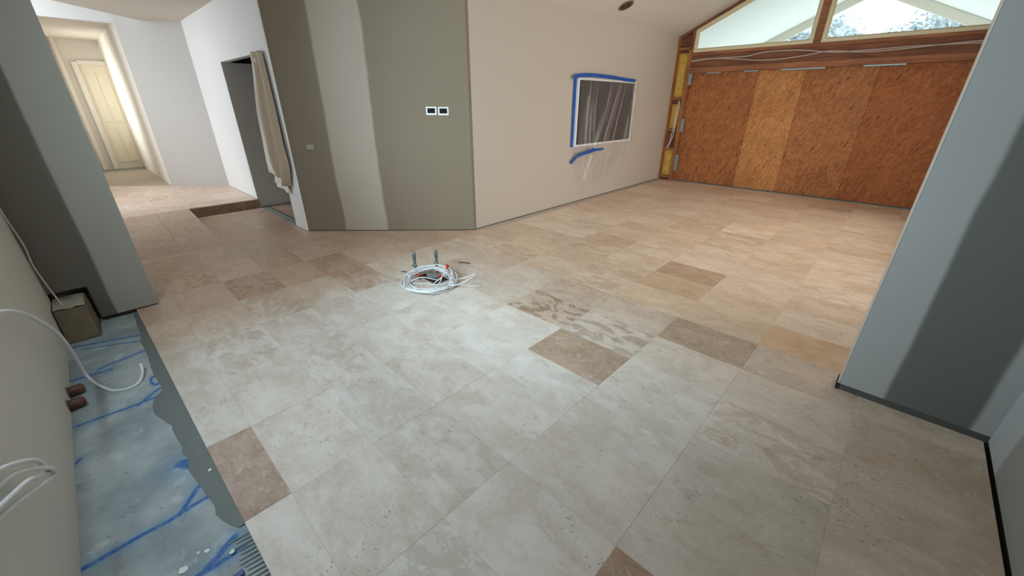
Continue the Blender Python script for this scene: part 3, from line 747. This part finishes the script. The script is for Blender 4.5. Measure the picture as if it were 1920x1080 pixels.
# ------------------------------------------------------------------ dark panel on the cream wall, its plastic cover and tape
Y1, Y2, Z1, Z2 = 5.80, 7.66, .955, 1.985
fp = empty('wall_panel', (XW, (Y1+Y2)/2, Z1), 'black flat panel in a thin white frame on the cream wall', 'panel')
b = MB(); t = .03
for q_ in ((Y1,Y2,Z2-t,Z2),(Y1,Y2,Z1,Z1+t),(Y1,Y1+t,Z1+t,Z2-t),(Y2-t,Y2,Z1+t,Z2-t)): b.box(XW, XW+.05, *q_)
local(b.build('frame', M['plast'], fp, bevel=.003), fp)
local(MB().box(XW, XW+.03, Y1+t, Y2-t, Z1+t, Z2-t).build('screen', M['screen'], fp), fp)
ps = empty('plastic_sheet', (XW+.05, 6.7, .3), 'clear plastic sheet draped over the black wall panel and taped at the top', 'plastic sheet')
NU, NV = 110, 60; vs = []
for a in range(NU+1):
    u = a/NU
    for c in range(NV+1):
        v = c/NV
        y = 5.83+u*1.83
        zt = 1.975
        # ragged lower hem: longest at the left, rising to the right
        zb = .24+.60*max(0, u-.22)**1.25+.05*math.sin(u*9)+.03*math.sin(u*23) if u < .93 else .9
        if u < .10: zb = .24+.45*(1-u/.10)
        z = zt+(zb-zt)*v
        fold = .011*math.sin(15*(u+.16*v*(u-.1))+2.2*v)+.016*mnoise.noise((u*5+v*1.2, v*1.5, .4))+.004*mnoise.noise((u*26+v*2, v*3, 2))
        for (u0, k_, w_, h_) in ((.50,-.34,.018,.034),(.14,-.01,.016,.034),(.26,-.03,.018,.026),(.21,.0,.012,.02),(.90,.05,.018,.026),(.96,-.02,.012,.02),(.78,-.30,.018,.020),(.66,-.42,.02,.016)):
            fold += h_*math.exp(-((u-(u0+k_*v))/w_)**2)
        grow = .004+.9*min(1, v*4)
        x = XW+.062+fold*grow+(.012*v if z > Z1 else .012*v-.035*min(1, (Z1-z)*3))
        x = max(x, XW+.008 if z < Z1-.01 else XW+.054)
        vs.append((x, y+.07*v*(u-.3), z))
fs = [(a*(NV+1)+c, a*(NV+1)+c+1, (a+1)*(NV+1)+c+1, (a+1)*(NV+1)+c) for a in range(NU) for c in range(NV)]
local(MB().add(vs, fs).build('film', M['film'], ps, True), ps)
def tape(pts, w, seedv=0):
    """crumpled strip following pts on the wall face"""
    sp = spline(pts, 6); v = []; n = len(sp)
    for k, p in enumerate(sp):
        t_ = (sp[min(k+1,n-1)]-sp[max(k-1,0)]).normalized(); s = Vector((0, -t_.z, t_.y))*w/2
        jx = .006*mnoise.noise((k*.7, seedv, 0))
        v += [p+s+Vector((jx,0,0)), p-s+Vector((-jx,0,0)), p+s+Vector((jx-.003,0,0)), p-s+Vector((-jx-.003,0,0))]
    f = []
    for k in range(n-1):
        i = k*4; j = i+4
        f += [(i,i+1,j+1,j), (i+2,j+2,j+3,i+3), (i,j,j+2,i+2), (i+1,i+3,j+3,j+1)]
    local(MB().add(v, f).build('blue_tape', M['tape'], ps), ps)
xt = XW+.058
tape([(xt,5.66,1.955),(xt,5.72,2.0),(xt+.004,6.1,2.03),(xt+.004,6.7,2.025),(xt,7.2,2.005),(xt,7.60,1.998)], .055, 1)
tape([(XW+.012,5.755,2.0),(XW+.014,5.755,1.6),(XW+.012,5.76,1.3),(XW+.012,5.765,.955)], .075, 2)
tape([(XW+.03,5.74,.70),(XW+.06,5.88,.80),(XW+.115,6.1,.86),(XW+.115,6.3,.89)], .055, 3)
tape([(XW+.10,5.86,.84),(XW+.115,6.1,.845),(XW+.115,6.35,.875),(XW+.105,6.62,.87)], .04, 5)

# ------------------------------------------------------------------ controllers and blank plate on the angled wall
dirv = Vector((dx/dl, dy/dl, 0)); nor = Vector((-nx, -ny, 0))
rotz = math.atan2(dirv.y, dirv.x)
def on_diag(x): s = (x-P0[0])/dx; return Vector((x, P0[1]+s*dy, 0))
def wall_dev(name, x, z, w, h, label, cat, group, screen):
    p = on_diag(x)+Vector((0,0,z))
    e = empty(name, p, label, cat, group); e.rotation_euler = (0,0,rotz)
    bd_ = MB().box(-w/2, w/2, -.014, 0, -h/2, h/2).build('body', M['plast'], e, bevel=.004)
    if screen: MB().box(-w*.36, w*.36, -.0165, -.0141, -h*.28, h*.32).build('screen', M['black'], bd_, bevel=.001)
    return e
wall_dev('wall_controller', -4.446, 1.534, .132, .096, 'left one of the two white wall controllers with black screens', 'controller', 'wall controllers', True)
wall_dev('wall_controller', -4.340, 1.531, .132, .096, 'right one of the two white wall controllers, nearer the wall corner', 'controller', 'wall controllers', True)
pl_ = wall_dev('wall_plate', -5.573, 1.112, .092, .062, 'small pale blank plate low on the grey angled wall', 'wall plate', None, False)
pl_.children[0].data.materials[0] = plain('dusty_plate', (172, 162, 156), 0.6)
MB().lathe([(.006,0),(.006,.002)], 10).build('screw', M['steel'], pl_.children[0]).matrix_local = Matrix.Translation((0,-.014,0)) @ Matrix.Rotation(R(90), 4, 'X')

# ------------------------------------------------------------------ canvas drop cloth hung on the doorway
dc = empty('drop_cloth', (-6.25, 1.86, .4), 'beige canvas drop cloth hung gathered from the top corner of the doorway', 'drop cloth')
def cloth(name, left, right, y0, mat, amp, waves, ph, parent):
    n = 40; mU = 36; v = []
    Lp = spline([(x, 0, z) for x, z in left], 8); Rp = spline([(x, 0, z) for x, z in right], 8)
    def at(P, t): f_ = t*(len(P)-1); i = min(int(f_), len(P)-2); return P[i].lerp(P[i+1], f_-i)
    for a in range(n+1):
        t = a/n; l = at(Lp, t); r = at(Rp, t)
        for c in range(mU+1):
            s = c/mU; p = l.lerp(r, s)
            am_ = amp*(.35+.65*min(1, t*2))
            v.append((p.x, y0-am_*(.5+.5*math.sin(s*waves*2*math.pi+ph+t*1.2))-.02*mnoise.noise((s*4, t*3, ph)), p.z+.012*math.sin(s*7+ph)*t))
    f = [(a*(mU+1)+c, (a+1)*(mU+1)+c, (a+1)*(mU+1)+c+1, a*(mU+1)+c+1) for a in range(n) for c in range(mU)]
    o = MB().add(v, f).build(name, mat, parent, True); local(o, parent)
    so = o.modifiers.new('thick', 'SOLIDIFY'); so.thickness = .004
cloth('front_fold', [(-6.19,2.19),(-6.12,2.0),(-6.15,1.7),(-6.22,1.32),(-6.25,.92),(-6.16,.70)], [(-5.84,2.18),(-5.82,1.87),(-5.81,1.52),(-5.80,1.15),(-5.79,.86),(-5.92,.58)], 1.872, M['canvas'], .07, 1.5, .6, dc)
cloth('back_fold', [(-6.22,2.16),(-6.26,2.0),(-6.34,1.7),(-6.47,1.32),(-6.59,.90),(-6.60,.70)], [(-6.08,2.12),(-6.06,2.0),(-6.10,1.7),(-6.16,1.32),(-6.18,.92),(-6.14,.72)], 1.868, M['canvas2'], .04, 1.3, 2.0, dc)
cloth('lower_hem', [(-6.50,.76),(-6.49,.60),(-6.44,.52)], [(-6.12,.76),(-6.00,.62),(-5.99,.49)], 1.897, M['canvas2'], .03, 1.2, .3, dc)
tb = empty('storage_tub', (-7.25, 2.66, -.003), 'grey tub standing in the dark room behind the doorway', 'tub')
MB().lathe([(.12,0),(.13,.005),(.155,.20),(.165,.20),(.165,.215),(.148,.215),(.115,.02)], 20).build('body', M['tub'], tb, True)
MB().tube(spline([(-.15,0,.19),(-.12,.0,.30),(0,0,.36),(.12,0,.30),(.15,0,.19)], 6), .008, 8).build('handle', M['tub'], tb, True)

# ------------------------------------------------------------------ pipes, valves and coil of cable in the middle of the floor
CX, CY = -3.05, 2.03
fh = empty('floor_pipe_box', (CX-.08, CY+.10, 0), 'dark sunken pipe box in the floor inside the white cable coil', 'pipe box')
b = MB(); b.box(-.17,.13,-.07,.09,.0005,.003); b.build('opening', M['dark'], fh)
b = MB(); b.prism([(-.10,-.02),(.0,-.05),(.05,.03),(-.04,.07)], .003, .045); b.build('mortar_lump', M['adhesive'], fh, bevel=.01)
def valve(x, y, label, lever):
    e = empty('stop_valve', (x, y, .003), label, 'valve', 'stop valves inside the coil')
    MB().tube([(0,0,0),(0,0,.10)], .011, 10).build('pipe', M['red'] if lever else M['brass'], e, True)
    vb_ = MB().lathe([(.014,.085),(.019,.09),(.019,.115),(.013,.12),(.015,.135),(.015,.16),(.010,.165)], 12).build('valve_body', M['brass'], e, True)
    MB().lathe([(.009,.165),(.016,.175),(.019,.20),(.018,.235),(.012,.25),(.003,.253)], 12).build('cap', M['brass'], vb_, True)
    MB().tube([(0,0,.10),(-.035,-.01,.10)], .009, 8).build('side_outlet', M['brass'], vb_, True)
    return e
valve(-3.34, 2.06, 'left one of the two grey stop valves behind the cable coil', False)
valve(-3.215, 2.24, 'right one of the two grey stop valves behind the cable coil', True)
rp = empty('red_pipe', (-3.06, 2.26, .003), 'short upright red-wrapped pipe beside the right stop valve', 'pipe')
pp_ = MB().tube([(0,0,0),(.002,0,.13)], .012, 10).build('pipe', M['brass'], rp, True); MB().lathe([(.015,.07),(.016,.075),(.016,.125),(.014,.13)], 12).build('red_sleeve', M['red'], pp_, True)
for k, (xx, yy, lab) in enumerate(((-3.22,2.02,'low red pipe stub at the left inside the coil'), (-3.05,2.14,'low red pipe stub at the centre of the coil'))):
    e = empty('red_pipe', (xx, yy, .003), lab, 'pipe'); pp_ = MB().tube([(0,0,0),(0,0,.03),(.01,0,.075)], .011, 10).build('pipe', M['brass'], e, True); MB().tube([(.003,0,.03),(.008,0,.065)], .014, 10).build('red_sleeve', M['red'], pp_, True)
coil = empty('cable_coil', (CX, CY, 0), 'coil of white cable lying on the floor around the pipes', 'cable coil')
rr = random.Random(3); n = 0
for strand in range(3):
    pts = []; loops = 3
    ph = rr.uniform(0, 6.28)
    for k in range(loops*28+1):
        a = ph+2*math.pi*k/28; lp = k/28
        r_ = .232+.016*math.sin(a+strand*2.1)+.024*math.sin(a*.37+strand*2.4)+.012*math.sin(a*2.3+lp*1.9)
        ex = CX*0+r_*1.06*math.cos(a)+.010*math.sin(lp*2.1+strand*1.7); ey = r_*.98*math.sin(a)+.012*math.cos(lp*1.3+strand)
        z = .008+.013*lp*.9+strand*.006+.006*math.sin(a*1.5+lp)+.018*max(0, math.sin(a-.75))*(1.5+.8*strand)
        # local frame turned to the tile grid
        pts.append((ex, ey, max(.007, z)))
    MB().tube(pts, .0047, 7).build('cable_strand', M['cable'], coil, True)
tail = [[(.23,.05,.03),(.30,.12,.05),(.36,.22,.10),(.33,.30,.11),(.24,.27,.06),(.16,.20,.03)], [(.20,-.02,.03),(.27,.10,.04),(.33,.21,.012),(.40,.30,.008)],
        [(-.14,-.19,.02),(-.06,-.06,.07),(.02,.06,.03),(.00,.14,.01)], [(.10,.22,.05),(.10,.10,.10),(.14,.02,.06),(.18,-.08,.02)], [(-.20,-.10,.03),(-.10,-.12,.015),(-.02,-.05,.012),(.10,.0,.02),(.17,.09,.03)],
        [(-.06,.25,.06),(.06,.18,.10),(.10,.06,.075),(.06,.0,.02)]]
for p in tail: MB().tube(spline(p, 8), .0045, 7).build('cable_tail', M['cable'], coil, True)
for a in (0.35, 3.6):
    t_ = []
    for k in range(13):
        q_ = 2*math.pi*k/12; r_ = .245+.026*math.cos(q_); t_.append((r_*math.cos(a), r_*math.sin(a), .034+.030*math.sin(q_)))
    MB().tube(t_, .005, 6).build('tie_wrap', M['cable'], coil, True)
o = MB().tube(spline([(0,0,.012),(.05,.03,.016),(.09,.05,.012),(.10,.08,.005)],6), .006, 7).build('wire_offcut', M['brown'], None, True, loc=(-3.28,2.58,0)); tag(o, 'short brown wire offcut on the floor behind the right valve', 'wire')
o = MB().tube(spline([(0,0,.006),(.03,.02,.010),(.05,.03,.006)],6), .005, 7).build('wire_offcut', M['brown'], None, True, loc=(-3.52,2.0,0)); tag(o, 'tiny brown wire offcut left of the left valve', 'wire')

# ------------------------------------------------------------------ things along the bare slab on the left
bl = empty('concrete_block', (-4.30, -.375, -.022), 'weathered brown block with mortar crust set into the wall cut-out', 'block')
b = MB(); bm = [(-.27,-.10,0),(.16,-.10,0),(.17,.085,0),(-.27,.095,0)]
top = [(-.27,-.10,.25),(.085,-.10,.25),(.095,.075,.245),(-.27,.09,.25)]
b.add(bm+top, [(3,2,1,0),(4,5,6,7),(0,1,5,4),(1,2,6,5),(2,3,7,6),(3,0,4,7)]); b.build('body', M['block'], bl, bevel=.012)
b = MB(); vs = []
for a in range(13):
    for c in range(9):
        x = -.25+.345*a/12; y = -.098+.172*c/8; vs.append((x, y, .254+.012*mnoise.noise((x*22, y*25, 2))+.006*mnoise.noise((x*60, y*60, 4))))
b.add(vs, [(a*9+c, (a+1)*9+c, (a+1)*9+c+1, a*9+c+1) for a in range(12) for c in range(8)]); b.build('mortar_crust', M['mortar'], bl, True)
cable('wall_cable', [(-2.36,-.475,.93),(-2.42,-.42,.875),(-2.62,-.40,.80),(-2.90,-.39,.655),(-3.20,-.38,.43),(-3.36,-.385,.22),(-3.42,-.39,.05),(-3.38,-.37,-.012),(-3.29,-.34,-.016),(-3.18,-.29,-.016),(-3.14,-.22,-.016),(-3.17,-.165,-.013),(-3.27,-.135,.0),(-3.33,-.13,.03)], .009, M['cable'], 'white cable looping from the left wall down onto the bare slab')
cable('thin_wire', [(-4.40,-.475,1.05),(-4.40,-.47,.90),(-4.395,-.455,.70),(-4.385,-.462,.55),(-4.37,-.45,.42),(-4.32,-.43,.30),(-4.28,-.415,.236)], .005, M['gcable'], 'thin pale wire hanging down the left return wall to the block')
wc2 = empty('cable_loop', (-1.72, -.46, .55), 'white cable loop poking out of the left wall at the frame edge', 'cable')
for p in ([(-1.55,-.478,.66),(-1.66,-.44,.645),(-1.78,-.40,.56),(-1.83,-.40,.47),(-1.77,-.41,.50),(-1.66,-.41,.57),(-1.50,-.45,.62)],
          [(-1.55,-.478,.62),(-1.68,-.43,.60),(-1.80,-.39,.50),(-1.84,-.395,.44),(-1.74,-.40,.49),(-1.60,-.42,.56),(-1.48,-.46,.60)]):
    local(MB().tube(spline(p), .0075, 8).build('cable_strand', M['cable'], wc2, True), wc2)
for x, lab in ((-3.30, 'farther of the two brown pipe stubs at the foot of the left wall'), (-3.13, 'nearer of the two brown pipe stubs at the foot of the left wall')):
    e = empty('pipe_stub', (x, YL, .012), lab, 'pipe', 'pipe stubs at the left wall')
    MB().tube([(0,-.02,0),(-.004,.03,0),(-.008,.060,-.001),(-.009,.068,-.001),(-.009,.073,-.001)], .03, 14, [.031,.031,.031,.025,.012]).build('pipe', M['brown'], e, True)
    MB().tube([(0,-.01,0),(0,.006,0)], .037, 14).build('collar', M['block'], e, True)
rr = random.Random(11)
for (x, y, s, lab) in ((-1.565,-.205,.017,'largest white plaster flake on the blue-marked slab'),(-1.585,-.125,.010,'small white plaster flake nearest the adhesive end'),(-1.60,-.15,.006,'tiniest white plaster flake on the slab'),(-1.50,-.055,.010,'white plaster flake lying on the trowel ridges'),(-2.03,-.02,.010,'white plaster crumb at the edge of the adhesive bed')):
    pl = [(s*(.7+.5*rr.random())*math.cos(a*math.pi/3.5), s*(.7+.5*rr.random())*math.sin(a*math.pi/3.5)) for a in range(7)]
    o = MB().prism(pl, 0, .003).build('plaster_flake', M['flake'], None, loc=(x, y, -.0218 if y < -.1 else -.0145)); tag(o, lab, 'plaster flake')
tw = empty('tile_wedge', (-1.385, -.075, -.0218), 'dark blue plastic tile wedge on the slab at the bottom edge', 'wedge')
MB().add([(-.012,-.03,0),(.012,-.03,0),(.012,.03,0),(-.012,.03,0),(-.012,-.03,.004),(.012,-.03,.004),(.012,.03,.012),(-.012,.03,.012)], [(3,2,1,0),(4,5,6,7),(0,1,5,4),(1,2,6,5),(2,3,7,6),(3,0,4,7)]).build('wedge', M['navy'], tw, bevel=.002)
MB().box(-.004,.004,-.052,-.028,0,.004).build('tail', M['navy'], tw)

# ------------------------------------------------------------------ recessed light in the sloping ceiling
c = Vector((-3.84, 6.60, rake(-3.84)-.002))
dlt = empty('ceiling_downlight', c, 'unlit bronze recessed downlight in the sloping ceiling', 'downlight')
dlt.rotation_euler = (0, -math.atan(SLOPE), 0)
MB().lathe([(.115,.0),(.118,-.006),(.112,-.012),(.092,-.010),(.088,.0)], 28).build('trim_ring', M['bronze'], dlt, True)
MB().lathe([(.089,-.0085),(.060,-.003),(.02,-.002)], 28).build('reflector', plain('dark_reflector', (70, 48, 30), 0.4), dlt, True)
